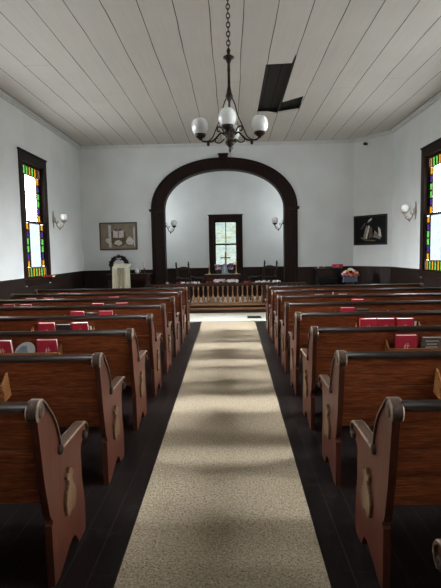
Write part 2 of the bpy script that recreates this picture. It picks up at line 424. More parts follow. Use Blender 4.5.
# chancel
CXL, CXR, CYB, CZ = -2.7, 2.5, 15.0, 4.25
BWX, BWZ0, BWZ1, BWH = -0.075, 1.10, 2.53, 0.385     # back window opening
b = bm_new()
box(b, CXL - .2, BWX - BWH, CYB, CYB + .2, 0, CZ); box(b, BWX + BWH, CXR + .2, CYB, CYB + .2, 0, CZ)
box(b, BWX - BWH, BWX + BWH, CYB, CYB + .2, 0, BWZ0); box(b, BWX - BWH, BWX + BWH, CYB, CYB + .2, BWZ1, CZ)
struct('wall_chancel_back', b, 'wall')
ch_c = 14.2; ch_h = 0.42; ch_w = ch_h * 1.22
for nm, xa, xb in (('wall_chancel_left', CXL - .09, CXL), ('wall_chancel_right', CXR, CXR + .09)):
    b = bm_new()
    box(b, xa, xb, YF + .28, ch_c - ch_w, 0, CZ); box(b, xa, xb, ch_c + ch_w, CYB, 0, CZ)
    box(b, xa, xb, ch_c - ch_w, ch_c + ch_w, 0, OPEN_Z0 - .02); box(b, xa, xb, ch_c - ch_w, ch_c + ch_w, OPEN_Z1 + .12, CZ)
    struct(nm, b, 'wall')
b = bm_new(); box(b, CXL - .2, CXR + .2, YF + .28, CYB + .2, CZ, CZ + .06); struct('ceiling_chancel', b, 'wall')
# platform, a step above the floor
b = bm_new(); box(b, XL, 3.35, 12.32, YF, 0, PLAT); box(b, CXL, CXR, YF, CYB, 0, PLAT); struct('floor_platform', b, 'cream')
# back wall behind the viewer
b = bm_new(); box(b, XL - .2, XR + .2, YB - .2, YB, 0, ZC); struct('wall_back', b, 'wall')

# wainscot, cap rails (structure)
WZ = 1.07
def wains_seg(b, p, q, z1, z0=0.0, t=0.02):
    p, q = Vector(p), Vector(q); d = (q - p).normalized(); n = Vector((d[1], -d[0]))
    extrude_poly(b, [p, q, q + n * t, p + n * t], 'Z', z0, z1)
    extrude_poly(b, [p, q, q + n * .045, p + n * .045], 'Z', z1, z1 + .035)
    extrude_poly(b, [p, q, q + n * .03, p + n * .03], 'Z', z0, z0 + .16)
b = bm_new(); wains_seg(b, (AX - AO - .02, YF), (XL, YF), WZ); struct('baseboard_front_left', b, 'wains')
# direction matters: the normal points into the room
def wains(name, p, q, mat='wains', **k):
    b = bm_new(); wains_seg(b, p, q, k.get('z1', WZ), k.get('z0', 0)); struct(name, b, mat)
bpy.data.objects.remove(bpy.data.objects['baseboard_front_left'])
wains('baseboard_front_left', (XL, YF), (AX - AO - .015, YF))
wains('baseboard_front_right', (AX + AO + .015, YF), tuple(CA))
wains('baseboard_corner', tuple(CA), tuple(CB))
def side_wains(name, xin, sgn, centres, yend):
    b = bm_new(); segs = []; ys = YB
    for c in sorted(centres): segs.append((ys, c - HALF - .15)); ys = c + HALF + .15
    segs.append((ys, yend))
    for (a, c) in segs:
        p, q = ((xin, a), (xin, c)) if sgn > 0 else ((xin, c), (xin, a))
        p, q = (q, p) if sgn < 0 else (p, q)
        if sgn > 0: wains_seg(b, q, p, WZ)
        else: wains_seg(b, p, q, WZ)
    for c in centres:
        xa, xb = sorted((xin, xin - sgn * .02)); box(b, xa, xb, c - HALF - .15, c + HALF + .15, 0, OPEN_Z0 - .14)
    struct(name, b, 'wains_side')
side_wains('baseboard_left', XL, -1, left_w, YF)
side_wains('baseboard_right', XR, 1, right_w, 12.05)
wains('baseboard_chancel_back', (CXL, CYB), (CXR, CYB), z1=1.03, z0=PLAT)
wains('baseboard_chancel_left', (CXL, YF + .28), (CXL, CYB), mat='wains_side', z1=1.0, z0=PLAT)
wains('baseboard_chancel_right', (CXR, CYB), (CXR, YF + .28), mat='wains_side', z1=1.0, z0=PLAT)

# crown mouldings
def crown(name, p, q):
    p, q = Vector(p), Vector(q); d = (q - p).normalized(); n = Vector((d[1], -d[0])); b = bm_new()
    extrude_poly(b, [p, q, q + n * .03, p + n * .03], 'Z', ZC - .075, ZC)
    extrude_poly(b, [p, q, q + n * .06, p + n * .06], 'Z', ZC - .035, ZC)
    struct(name, b, 'white_trim')
crown('trim_2', (XL, YB), (XL, YF)); crown('trim_3', (XL, YF), tuple(CA)); crown('trim_4', tuple(CA), tuple(CB)); crown('trim_5', (XR, 12.05), (XR, YB))

# ------------------------------------------------------------------ stained-glass sash windows
def seq_border(n, kind):
    if kind == 'col': return (['p_orange', 'p_purple', 'p_green', 'p_green', 'p_purple', 'p_orange'] * 2)[:n]
    return ['p_orange', 'p_green', 'p_orange', 'p_green', 'p_orange'][:n] if kind == 'bot' else ['p_orange', 'p_green', 'p_green', 'p_orange', 'p_amberdark'][:n]

def window(name, half, z0, z1):
    """local frame: +x points into the room, wall inner face at x=0, opening y in +-half"""
    root = bpy.data.objects.new(name, None); C.objects.link(root); root['kind'] = 'structure'
    b = bm_new(); cw = 0.15
    # casing on the wall face
    box(b, 0, .022, -half - cw, -half + .02, z0 - .12, z1 + cw); box(b, 0, .022, half - .02, half + cw, z0 - .12, z1 + cw)
    box(b, 0, .022, -half + .02, half - .02, z1 - .02, z1 + cw); box(b, 0, .035, -half - cw - .02, half + cw + .02, z1 + cw, z1 + cw + .035)
    box(b, 0, .03, -half, half, z0 - .14, z0 - .03)
    box(b, -.09, .07, -half - cw * .9, half + cw * .9, z0 - .03, z0)          # stool
    # jamb lining
    zq = z0 + (z1 - z0) * .49
    for sg in (-1, 1):
        ya, yb = sorted((sg * half, sg * (half - .025))); box(b, -.047, 0, ya, yb, z0, zq); box(b, -.094, 0, ya, yb, zq, z1)
    box(b, -.094, 0, -half + .025, half - .025, z1 - .025, z1)
    obj('window_frame', b, 'trim', root, bevel=0.004)
    zm = z0 + (z1 - z0) * 0.49
    w = half - .024
    for which, x, za, zb in (('upper', -.092, zm - .02, z1 - .025), ('lower', -.045, z0, zm + .02)):
        s = bm_new(); r = .038
        box(s, x, x + .04, -w, -w + r, za, zb); box(s, x, x + .04, w - r, w, za, zb)
        box(s, x, x + .04, -w + r, w - r, za, za + (r if which == 'upper' else r)); box(s, x, x + .04, -w + r, w - r, zb - r, zb)
        ya, yb, zc, zd = -w + r, w - r, za + r, zb - r
        bw = .185; t = .018
        pb = bm_new(); slots = ['p_clear' if which == 'upper' else 'p_frost', 'p_orange', 'p_green', 'p_purple', 'p_amberdark']
        ix = {k: i for i, k in enumerate(slots)}
        top = which == 'upper'
        zi0, zi1 = (zc, zd - bw) if top else (zc + bw, zd)
        # muntins
        for yy in (ya + bw, yb - bw): box(s, x + .008, x + .032, yy - t / 2, yy + t / 2, zi0, zi1)
        zz = zi1 if top else zi0
        box(s, x + .008, x + .032, ya, yb, zz - t / 2, zz + t / 2)
        def pane(y0, y1, q0, q1, k): pb.faces.new([pb.verts.new(v) for v in ((x + .02, y0, q0), (x + .02, y1, q0), (x + .02, y1, q1), (x + .02, y0, q1))]).material_index = ix[k]
        pane(ya + bw + t / 2, yb - bw - t / 2, zi0, zi1 - (t / 2 if top else 0) , slots[0])
        n = 6; hh = (zi1 - zi0) / n
        for k in range(n):
            q0, q1 = zi1 - (k + 1) * hh, zi1 - k * hh
            for y0, y1 in ((ya, ya + bw - t / 2), (yb - bw + t / 2, yb)): pane(y0, y1, q0 + t * .7, q1 - t * .7, seq_border(n, 'col')[k])
            if k:
                box(s, x + .01, x + .03, ya, ya + bw, q1 - t * .75, q1 + t * .75); box(s, x + .01, x + .03, yb - bw, yb, q1 - t * .75, q1 + t * .75)
        nn = 7; ww = (yb - ya) / nn
        z_a, z_b = (zi1 + t / 2, zd) if top else (zc, zi0 - t / 2)
        cols = (['p_orange', 'p_green', 'p_green', 'p_orange', 'p_green', 'p_orange', 'p_amberdark'] if top else ['p_orange', 'p_green', 'p_orange', 'p_green', 'p_orange', 'p_green', 'p_orange'])
        for k in range(nn):
            pane(ya + k * ww + t * .5, ya + (k + 1) * ww - t * .5, z_a, z_b, cols[k])
            if k: box(s, x + .01, x + .03, ya + k * ww - t * .55, ya + k * ww + t * .55, z_a, z_b)
        so = obj('sash', s, 'trim', root)
        obj('stained_glass', pb, slots, so)
    b = bm_new(); ball(b, (-.015, 0, zm + .03), .018, 1); obj('sash_lock', b, 'bronze', root)
    return root

proto = window('window_1', HALF, OPEN_Z0, OPEN_Z1)
proto.location = (XL, left_w[0], 0)
wins = [(XL, c, 0, HALF) for c in left_w] + [(XR, c, PI, HALF) for c in right_w]
for k, (x, y, rz, h) in enumerate(wins):
    o = proto if k == 0 else copy_tree(proto)
    o.name = 'window_%d' % (k + 1); o.location = (x, y, 0); o.rotation_euler = (0, 0, rz)
for k, (x, rz) in enumerate(((CXL, 0), (CXR, PI))):  # side windows out of view, added to light the chancel
    o = copy_tree(proto); o.name = 'window_%d' % (11 + k); o.location = (x, ch_c, 0); o.rotation_euler = (0, 0, rz); o.scale = (1, ch_h / HALF, 1)
# altar window
root = bpy.data.objects.new('window_13', None); C.objects.link(root); root['kind'] = 'structure'; root.location = (BWX, CYB, 0)
b = bm_new(); cw = .135; z0, z1, h = BWZ0, BWZ1, BWH
box(b, -h - cw, -h, -.035, 0, z0 - .1, z1 + cw); box(b, h, h + cw, -.035, 0, z0 - .1, z1 + cw); box(b, -h, h, -.035, 0, z1, z1 + cw)
box(b, -h - cw - .02, h + cw + .02, -.055, 0, z1 + cw, z1 + cw + .03); box(b, -h - cw, h + cw, -.07, .2, z0 - .04, z0); box(b, -h, h, -.03, 0, z0 - .1, z0 - .04)
box(b, -h, -h + .025, 0, .2, z0, z1); box(b, h - .025, h, 0, .2, z0, z1); box(b, -h + .025, h - .025, 0, .2, z1 - .025, z1)
obj('window_frame', b, 'trim', root, bevel=.004)
zm = 1.78
s = bm_new(); w = h - .025
for za, zb, yy in ((zm - .025, z1 - .025, .11), (z0, zm + .025, .06)):
    box(s, -w, -w + .045, yy, yy + .035, za, zb); box(s, w - .045, w, yy, yy + .035, za, zb)
    box(s, -w, w, yy, yy + .035, za, za + .045); box(s, -w, w, yy, yy + .035, zb - .045, zb); box(s, -.012, .012, yy, yy + .035, za, zb)
so = obj('sash', s, 'trim', root)
pb = bm_new()
for yy, za, zb in ((.127, zm, z1 - .03), (.077, z0, zm)): pb.faces.new([pb.verts.new(v) for v in ((-w, yy, za), (w, yy, za), (w, yy, zb), (-w, yy, zb))])
obj('marbled_glass', pb, 'p_marble', so)

# ------------------------------------------------------------------ carpets
b = bm_new(); extrude_poly(b, [(-0.40, -3.2), (0.48, -3.2), (0.585, 10.58), (-0.58, 10.62)], 'Z', 0.0005, 0.012)
tag(obj('carpet_runner', b, 'carpet'), 'long tan flecked carpet runner down the centre aisle', 'carpet')
b = bm_new(); box(b, -3.4, 3.4, 10.62, 12.05, 0.0005, 0.010)
tag(obj('cross_carpet', b, 'cream'), 'pale cream carpet strip crossing in front of the altar rail', 'carpet')
t = thing('floor_register', 'small dark iron floor vent in the cream carpet before the altar rail', 'floor vent', (0.60, 11.15, 0.010))
b = bm_new(); 
for (xa, xb, ya, yb) in [(-.16, .16, -.17, -.15), (-.16, .16, .15, .17), (-.16, -.14, -.15, .15), (.14, .16, -.15, .15)]: box(b, xa, xb, ya, yb, 0.0005, .012)
obj('vent_frame', b, 'vent', t)
b = bm_new(); box(b, -.14, .14, -.15, .15, .0005, .003)
for k in range(12): box(b, -.14, .14, -.145 + k * .025, -.133 + k * .025, .003, .010)
obj('grille', b, 'vent', t)

# ------------------------------------------------------------------ pews
TH = R(12.8)
BACKP = (-0.04, 0.40)           # lower edge of the back, (y,z)
def backpt(s, off=0.0):         # point s metres up the back; off>0 is toward the seat
    return (BACKP[0] - s * math.sin(TH) + off * math.cos(TH), BACKP[1] + s * math.cos(TH) + off * math.sin(TH))
post = smooth_path([(0.075, .595, 0), (0.066, .655, 0), (0.035, .735, 0), (-.01, .800, 0), (-.06, .850, 0), (-.09, .880, 0), (-.118, .896, 0), (-.148, .893, 0), (-.168, .872, 0), (-.170, .846, 0), (-.158, .828, 0)], 4)
post = [(p.x, p.y) for p in post]
arm = smooth_path([(0.452, .515, 0), (0.478, .538, 0), (0.478, .572, 0), (0.448, .594, 0), (0.36, .596, 0), (0.24, .594, 0), (0.14, .592, 0), (0.090, .590, 0)], 4)
arm = [(p.x, p.y) for p in arm]
lower = [(-.058, 0), (.0, 0), (.04, .016), (.10, .042), (.15, .066), (.20, .078), (.238, .074), (.262, .05), (.285, .012), (.292, 0), (.398, 0), (.414, .03), (.415, .17), (.405, .235), (.392, .285), (.386, .33), (.384, .46), (.395, .495), (.425, .512)]
tailp = [(-.158, .80), (-.118, .53), (-.078, .36), (-.060, .325), (-.046, .318), (-.050, .300), (-.062, .292)]
PROFILE = lower + arm[:] + post[:] + tailp
PEW_IN, PEW_OUT = 0.748, 3.56

def make_pew(label):
    """local frame: +x runs away from the aisle, y=0 at the rear foot; aisle end outer face at x=0"""
    L = PEW_OUT - PEW_IN; th = .034
    t = thing('church_pew', label, 'pew')
    for xa, s in ((0.0, -1), (L - th, 1)):
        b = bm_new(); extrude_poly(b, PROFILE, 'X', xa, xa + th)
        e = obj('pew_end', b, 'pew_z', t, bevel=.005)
        xc = xa + th / 2
        b = bm_new(); strip(b, post[::-1], .056, .014, xc, 0, 1)
        lathe(b, [(0, -.033), (.018, -.033), (.025, -.027), (.025, .027), (.018, .033), (0, .033)], 14, Matrix.Translation((xc, .074, .602)) @ Matrix.Rotation(PI / 2, 4, 'Y'), 2)
        lathe(b, [(0, -.031), (.022, -.031), (.034, -.027), (.034, .027), (.022, .031), (0, .031)], 18, Matrix.Translation((xc, -.134, .863)) @ Matrix.Rotation(PI / 2, 4, 'Y'))
        obj('back_post_cap', b, ['pew_cap', 'pew_worn', 'trim'], e)
        b = bm_new(); strip(b, arm[::-1], .062, .014, xc, 0, 1)
        lathe(b, [(0, -.034), (.016, -.034), (.024, -.028), (.024, .028), (.016, .034), (0, .034)], 16, Matrix.Translation((xc, .440, .535)) @ Matrix.Rotation(PI / 2, 4, 'Y'), 2)
        obj('arm_cap', b, ['pew_cap', 'pew_worn', 'trim'], e)
        # raised carving: a footed urn with a small cross-like top
        b = bm_new()
        poly = [(.10, .245), (.125, .235), (.15, .25), (.185, .25), (.205, .235), (.235, .25), (.258, .29), (.248, .335), (.215, .37), (.195, .40), (.20, .418), (.232, .428), (.232, .443), (.195, .45), (.176, .472), (.155, .472), (.146, .45), (.112, .44), (.112, .425), (.14, .413), (.135, .39), (.10, .36), (.082, .32), (.086, .28)]
        poly = [(.165 + (y - .165) * .85, z) for y, z in poly]
        if s < 0: extrude_poly(b, poly, 'X', -.017, .001)
        else: extrude_poly(b, poly, 'X', L - .001, L + .017)
        obj('carving', b, 'applique', e, bevel=.004)
    # back boards
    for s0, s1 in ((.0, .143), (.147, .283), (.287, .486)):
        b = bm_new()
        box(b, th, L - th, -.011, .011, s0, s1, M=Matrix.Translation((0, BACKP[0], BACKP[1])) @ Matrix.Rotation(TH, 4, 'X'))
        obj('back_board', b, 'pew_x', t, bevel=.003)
    b = bm_new(); yy, zz = backpt(.493)
    tube(b, [(th - .002, yy, zz), (L - th + .002, yy, zz)], .0245, 12); obj('top_rail', b, 'rail', t)
    b = bm_new(); box(b, th, L - th, -.05, .40, .405, .432); box(b, th, L - th, .36, .38, .33, .405); obj('seat', b, 'pew_x', t, bevel=.005)
    # book racks hang on the rear of the back
    for xa, xb in ((1.345 - PEW_IN, 2.0 - PEW_IN), (2.72 - PEW_IN, 3.38 - PEW_IN)):
        y0, z0 = backpt(.242, -.0115)
        fr = Matrix.Translation((0, y0, z0)) @ Matrix.Rotation(TH, 4, 'X')
        b = bm_new(); box(b, xa, xb, -.085, 0, 0, .012, M=fr)
        for xe in (xa, xb - .014):
            vs = box(b, xe, xe + .014, -.085, 0, 0.012, .165, M=None)
            for v in vs:
                if v.co.z > .1 and v.co.y < -.05: v.co.z = .115
                v.co = fr @ v.co
        rk = obj('book_rack', b, 'tan_wood', t, bevel=.002)
        for za, zb in ((.0, .042), (.078, .122)):
            b = bm_new(); box(b, xa, xb, -.098, -.085, za, zb, M=fr); obj('rack_slat', b, 'tan_wood', rk, bevel=.002)
    return t

ORD = ['frontmost', 'second', 'third', 'fourth', 'fifth', 'sixth', 'seventh', 'eighth', 'ninth']
def pew_label(side, i):
    n = 7 - i
    if i == -1: return 'nearest %s-hand pew, only its arm tip showing at the bottom %s corner' % (side, side)
    if i == 0: return 'large brown wooden pew closest to the viewer, %s of the aisle' % side
    if n == 0: return 'brown wooden pew in the frontmost row before the altar rail, %s of the aisle' % side
    return 'brown wooden pew %s of the aisle, %s row from the altar rail' % (side, ORD[n])
ROW0, SPC = 2.119, 0.9787
def row_y(i): return ROW0 + SPC * i if i >= 0 else 1.02
pew_r = make_pew('x'); 
# the left-hand pews mirror the right-hand ones: separate mesh data with x flipped
pew_l = copy_tree(pew_r)
def flip(o):
    for ch in o.children:
        ch.data = ch.data.copy(); ch.data.transform(Matrix.Scale(-1, 4, (1, 0, 0))); ch.data.flip_normals(); flip(ch)
flip(pew_l)
PEWS = {}
for i in range(-1, 8):
    for side, src, s in (('right', pew_r, 1), ('left', pew_l, -1)):
        o = src if i == -1 else copy_tree(src)
        o.location = (s * PEW_IN + (0.02 if (i == -1 and s < 0) else 0), row_y(i) + (.03 if s < 0 else 0), 0)
        tag(o, pew_label(side, i), 'pew', 'rows of pews ' + side + ' of the aisle'); PEWS[side, i] = o

# ------------------------------------------------------------------ hymnals and papers in the racks
def make_book(name, w, h, d, mat, emblem):
    t = thing(name, '', 'book')
    b = bm_new(); c = .003
    box(b, -w / 2, w / 2, -d / 2, -d / 2 + c, 0, h); box(b, -w / 2, w / 2, d / 2 - c, d / 2, 0, h); box(b, -w / 2 - .001, -w / 2 + c, -d / 2, d / 2, 0, h)
    obj('cover', b, mat, t)
    b = bm_new(); box(b, -w / 2 + c, w / 2 - .006, -d / 2 + c, d / 2 - c, .004, h - .005); obj('pages', b, 'page', t)
    if emblem == 'cross':
        b = bm_new(); y0, y1 = -d / 2 - .0006, -d / 2
        cx, cz = w * .06, h * .5
        box(b, cx - .003, cx + .003, y0, y1, cz - .035, cz + .04); box(b, cx - .016, cx + .016, y0, y1, cz + .012, cz + .018)
        p = smooth_path([(cx - .006, cz - .04, 0), (cx - .026, cz - .02, 0), (cx - .028, cz + .01, 0), (cx - .014, cz + .04, 0)], 5)
        q = smooth_path([(cx - .014, cz + .04, 0), (cx - .016, cz + .012, 0), (cx - .016, cz - .012, 0), (cx - .006, cz - .04, 0)], 5)
        extrude_poly(b, [(v.x, v.y) for v in p] + [(v.x, v.y) for v in q[1:-1]], 'Y', y0, y1)
        obj('cover_emblem', b, 'cream_mark', t)
    if emblem == 'lines':
        b = bm_new()
        for k, ww in enumerate((.9, .7, .82, .5)): box(b, -w * .38 * ww, w * .38 * ww, -d / 2 - .0006, -d / 2, h * (.82 - .14 * k), h * (.86 - .14 * k))
        obj('cover_lettering', b, 'print_light', t)
    return t
PROTO = {'red': make_book('hymnal', .168, .207, .036, 'red', 'cross'), 'grey': make_book('grey_book', .155, .188, .026, 'greybook', 'lines'), 'dark': make_book('dark_book', .150, .186, .026, 'darkbook', None)}
used = set()
def rack_point(i, x, up=.0125, out=.044):
    y0, z0 = backpt(.242, -.0115); s, c = math.sin(TH), math.cos(TH)
    return (x, row_y(i) + y0 - out * c - up * s, z0 - out * s + up * c)
def place(kind, side, i, xa, xb, label, tilt=0.0, up=.0125):
    o = PROTO[kind] if kind not in used else copy_tree(PROTO[kind]); used.add(kind)
    x = (xa + xb) / 2 * (1 if side == 'right' else -1)
    o.location = rack_point(i, x, up); o.location.y += .03 if side == 'left' else 0; o.rotation_euler = (TH + R(2 * random.uniform(-1, 1)), tilt, R(random.uniform(-2, 2)))
    tag(o, label, 'book', 'books in the pew racks'); return o
def rowname(side, i): return '%s-hand pew in the %s row' % (side, ORD[7 - i])
def pos_words(k, n):
    if n == 1: return 'the only red one in'
    return ['nearest the aisle in', 'second from the aisle in', 'third from the aisle in', 'farthest from the aisle in', 'beside the wall end of', 'nearest the wall in'][k]
books = {   # side,row : list of (kind, xa, xb) from the aisle outward
    ('left', 2): [('red', 1.36, 1.53), ('red', 1.745, 1.91)],
    ('left', 3): [('red', 1.395, 1.565), ('dark', 1.58, 1.73), ('red', 1.75, 1.91)],
    ('left', 4): [('red', 1.385, 1.55), ('dark', 1.575, 1.72), ('red', 1.74, 1.905), ],
    ('left', 5): [('red', 1.41, 1.575), ('dark', 1.59, 1.73), ('red', 1.75, 1.915), ('red', 2.80, 2.965), ('red', 3.05, 3.215)],
    ('left', 6): [('red', 1.77, 1.935), ('red', 2.85, 3.015), ('red', 3.14, 3.305)],
    ('left', 7): [('red', 2.95, 3.115)],
    ('right', 2): [('red', 1.415, 1.585), ('grey', 1.625, 1.78)],
    ('right', 3): [('red', 1.385, 1.55), ('red', 1.56, 1.725), ('red', 1.75, 1.915)],
    ('right', 4): [('red', 1.41, 1.575), ('dark', 1.60, 1.75)],
    ('right', 5): [('red', 1.785, 1.95)],
    ('left', 1): [('red', 1.44, 1.605)], ('right', 1): [('grey', 1.47, 1.625)],
}
for (side, i), L in books.items():
    reds = [q for q in L if q[0] == 'red']; rk = 0
    for k, (kind, xa, xb) in enumerate(L):
        rowt = '%s pew rack, %s row from altar rail' % (side, ORD[7 - i])
        if kind == 'red':
            n = len(reds)
            if n == 1: w = 'the only one'
            elif n == 2: w = ['nearer the aisle', 'farther from the aisle'][rk]
            else: w = ['nearest the aisle', 'second from the aisle', 'third from the aisle', 'fourth from the aisle'][rk]
            rk += 1
            lab = 'red hymnal in %s, %s' % (rowt, w)
        elif kind == 'grey': lab = 'grey-brown lettered book in %s' % rowt
        else: lab = 'dark grey book beside red hymnal in %s' % rowt
        place(kind, side, i, xa, xb, lab)
# lean paddle fan between two hymnals, left third pew
t = thing('paper_fan', 'white and blue paper hand fan tilted between two red hymnals on the left', 'fan')
t.location = rack_point(2, -1.655, .10, .03); t.location.y += .03; t.rotation_euler = (TH, R(52), 0)
b = bm_new(); pts = [(.075 * math.cos(2 * PI * k / 24), .115 * math.sin(2 * PI * k / 24)) for k in range(24)]
extrude_poly(b, pts, 'Y', -.0015, .0015); obj('fan_blade', b, 'paper', t)
b = bm_new()
extrude_poly(b, [(-.05, -.06), (.0, -.075), (.05, -.05), (.055, .02), (.01, .03), (-.03, .06), (-.055, .02)], 'Y', -.0022, -.0015); obj('fan_picture', b, 'cloth_blue', t)
b = bm_new(); box(b, -.006, .006, -.003, .0, -.20, -.10); obj('fan_handle', b, 'tan_wood', t)
# slips of paper standing in the racks
def slip(side, i, x, w, h, lab, lean=0.0):
    b = bm_new(); box(b, -w / 2, w / 2, -.002, .002, 0, h)
    for v in b.verts: v.co.y += -.012 * (v.co.z / h) ** 2
    o = obj('paper_slip', b, 'paper', loc=rack_point(i, x * (1 if side == 'right' else -1), .013, .03), rot=(TH, lean, 0))
    if side == 'left': o.location.y += .03
    tag(o, lab, 'paper', 'paper slips in the pew racks')
slip('right', 3, 1.945, .02, .17, 'narrow white slip beside three red hymnals in a right-hand rack')
slip('left', 4, 1.36, .02, .16, 'narrow white slip at the aisle end of the left rack, fifth last row', R(6))
bpy.data.objects['paper_slip.001']['label'] = 'narrow white slip at aisle end of left-hand rack, fourth row from the altar rail'
slip('left', 3, 1.365, .02, .165, 'narrow white slip at aisle end of left-hand rack, fifth row from the altar rail', R(-4))
slip('right', 6, 1.50, .14, .19, 'white paper nearest the aisle in right-hand rack, second row from the altar rail')
slip('right', 6, 1.88, .14, .195, 'white paper farther from the aisle in right-hand rack, second row from the altar rail')
slip('right', 6, 1.71, .015, .23, 'thin pale stick of paper between two white papers, right-hand second row', R(4))
slip('right', 7, 1.44, .13, .20, 'white paper nearest the aisle in right-hand rack, frontmost row')
slip('right', 7, 1.70, .13, .20, 'white paper farther from the aisle in right-hand rack, frontmost row')
# book on the window sill
o = copy_tree(PROTO['red']); o.location = (XL - .02, 10.28, 1.0705 + .018); o.rotation_euler = (R(90), 0, R(90)); tag(o, 'red hymnal lying flat on the sill of the left stained-glass window', 'book')

# ------------------------------------------------------------------ altar rail
t = thing('altar_rail', 'low wooden altar rail with turned balusters across the front', 'railing', (0, 12.14, 0))
x0, x1 = -2.1, 1.95
b = bm_new(); box(b, x0, x1, -.075, .075, .69, .725); box(b, x0, x1, -.055, .055, .725, .75); obj('top_rail', b, 'rail_dark', t, bevel=.012)
b = bm_new(); box(b, x0, x1, -.05, .05, .225, .275); obj('bottom_rail', b, 'rail_wood', t, bevel=.008)
b = bm_new(); box(b, x0, x1, -.02, .05, .005, .225); box(b, x0, x1, -.06, .06, .005, .085); obj('base_board', b, 'rail_dark', t)
b = bm_new(); box(b, x0, x1, -.12, -.02, .10, .135); box(b, x0, x1, -.11, -.02, .20, .225); obj('kneeler', b, 'rail_wood', t, bevel=.008)
prof = [(.019, .275), (.019, .31), (.030, .315), (.043, .35), (.045, .385), (.034, .43), (.016, .455), (.020, .465), (.016, .475), (.013, .55), (.016, .61), (.022, .625), (.016, .635), (.024, .665), (.024, .69)]
b = bm_new(); lathe(b, prof, 10); first = obj('baluster', b, 'rail_wood', t); first.location = (x0 + .10, 0, 0)
n = 32
for k in range(1, n):
    c = first.copy(); C.objects.link(c); c.location = (x0 + .10 + k * .124, 0, 0)
for xx in (x0, x1, -1.02, .90):
    b = bm_new(); box(b, -.045, .045, -.05, .05, .005, .69); obj('newel_post', b, 'rail_dark', t, loc=(xx, 0, 0), bevel=.006)

# ------------------------------------------------------------------ flowers
def flowers(name, label, loc, spread, cols, n, rb, base='leaf', zr=.05, cat='flowers', group=None, rot=0):
    t = thing(name, label, cat, loc, (0, 0, rot), group)
    b = bm_new()
    for k in range(int(n * 1.6)):
        a = random.uniform(-1, 1); q = random.uniform(-1, 1)
        c = Vector((a * spread[0], q * spread[1], random.uniform(.012, zr)))
        d = Vector((random.uniform(-1, 1), random.uniform(-1, 1), random.uniform(.1, .9))).normalized() * random.uniform(.04, .075)
        sd = d.cross(Vector((0, 0, 1))).normalized() * .014
        vs = [b.verts.new(c), b.verts.new(c + d * .5 + sd), b.verts.new(c + d), b.verts.new(c + d * .5 - sd)]
        b.faces.new(vs)
    obj('foliage', b, base, t, fix=False)
    protos = {}
    for k in range(n):
        cn = random.choice(cols)
        if cn not in protos:
            bb = bm_new(); ball(bb, (0, 0, 0), rb * .45, 1)
            for j in range(6):
                an = j * PI / 3; ball(bb, (rb * .62 * math.cos(an), rb * .62 * math.sin(an), -.002), rb * .42, 1, squash=.6)
            protos[cn] = obj('blossom', bb, cn, t); o = protos[cn]
        else:
            o = protos[cn].copy(); C.objects.link(o)
        o.location = (random.uniform(-1, 1) * spread[0], random.uniform(-1, 1) * spread[1], max(rb * .95, random.uniform(zr * .5, zr)))
        o.rotation_euler = (random.uniform(-.7, 1.2), random.uniform(-.7, .7), 0)
    return t
G = 'flower sprays along the altar rail'
flowers('flower_spray', 'pink and white flower spray on the middle of the altar rail', (-.06, 12.14, .751), (.29, .045), ['f_white', 'f_white', 'f_pink', 'f_mauve'], 60, .042, zr=.09, group=G)
flowers('flower_spray', 'white flower spray on the left part of the altar rail', (-1.15, 12.14, .751), (.42, .04), ['f_white', 'f_white', 'f_white', 'f_pink', 'f_red'], 22, .03, zr=.045, group=G)
flowers('flower_spray', 'white flower spray on the right part of the altar rail', (.98, 12.14, .751), (.36, .04), ['f_white', 'f_white', 'f_mauve'], 22, .03, zr=.045, group=G)
flowers('flower_spray', 'small red and green sprig left of the middle flower spray', (-.48, 12.14, .751), (.09, .03), ['f_red'], 6, .028, zr=.05, group=G)
flowers('flower_spray', 'small dark red sprig right of the middle flower spray', (.45, 12.14, .751), (.09, .03), ['f_red'], 5, .022, zr=.04, group=G)

# ------------------------------------------------------------------ altar table and what stands on it
AZ = PLAT
t = thing('altar_table', 'dark wooden altar table below the chancel window', 'table', (-.165, 13.45, AZ))
b = bm_new(); box(b, -.50, .50, -.28, .28, .745, .785); obj('tabletop', b, 'rail_dark', t, bevel=.01)
b = bm_new(); box(b, -.44, .44, -.235, .235, .60, .745); box(b, -.46, .46, -.25, .25, .72, .745); obj('apron', b, 'rail_dark', t, bevel=.004)
for sx in (-1, 1):
    for sy in (-1, 1):
        b = bm_new(); lathe(b, [(.04, 0), (.045, .06), (.03, .10), (.045, .2), (.04, .42), (.03, .5), (.045, .54), (.045, .60)], 12, Matrix.Translation((sx * .39, sy * .19, 0))); obj('leg', b, 'furn', t)
TT = AZ + .785
def candlestick(label, x, y, h, cat='candlestick'):
    t = thing('candlestick', label, cat, (x, y, TT + .0005), group='pair of brass candlesticks on the altar')
    b = bm_new(); lathe(b, [(.05, 0), (.05, .012), (.028, .03), (.012, .05), (.02, .07), (.010, .09), (.010, h * .55), (.02, h * .6), (.012, h * .66), (.03, h * .74), (.012, h * .75)], 14); obj('stick', b, 'brass', t)
    b = bm_new(); lathe(b, [(.011, h * .74), (.011, h), (.002, h + .015)], 10); obj('candle', b, 'page', t)
candlestick('brass candlestick at the left end of the altar table', -.53, 13.40, .36)
candlestick('brass candlestick at the right end of the altar table', .215, 13.40, .44)
t = thing('altar_cross', 'gold cross on a stepped base in the middle of the altar table', 'cross', (-.075, 13.42, TT + .0005))
b = bm_new(); box(b, -.10, .10, -.06, .06, 0, .03); box(b, -.07, .07, -.045, .045, .03, .06); box(b, -.045, .045, -.03, .03, .06, .09); obj('base', b, 'brass', t)
b = bm_new(); box(b, -.016, .016, -.012, .012, .09, .62); box(b, -.14, .14, -.012, .012, .44, .472); obj('cross_bars', b, 'brass', t)
t = thing('altar_banner', 'pale blue and white cloth draped in front of the cross', 'cloth', (-.10, 13.28, TT + .0005))
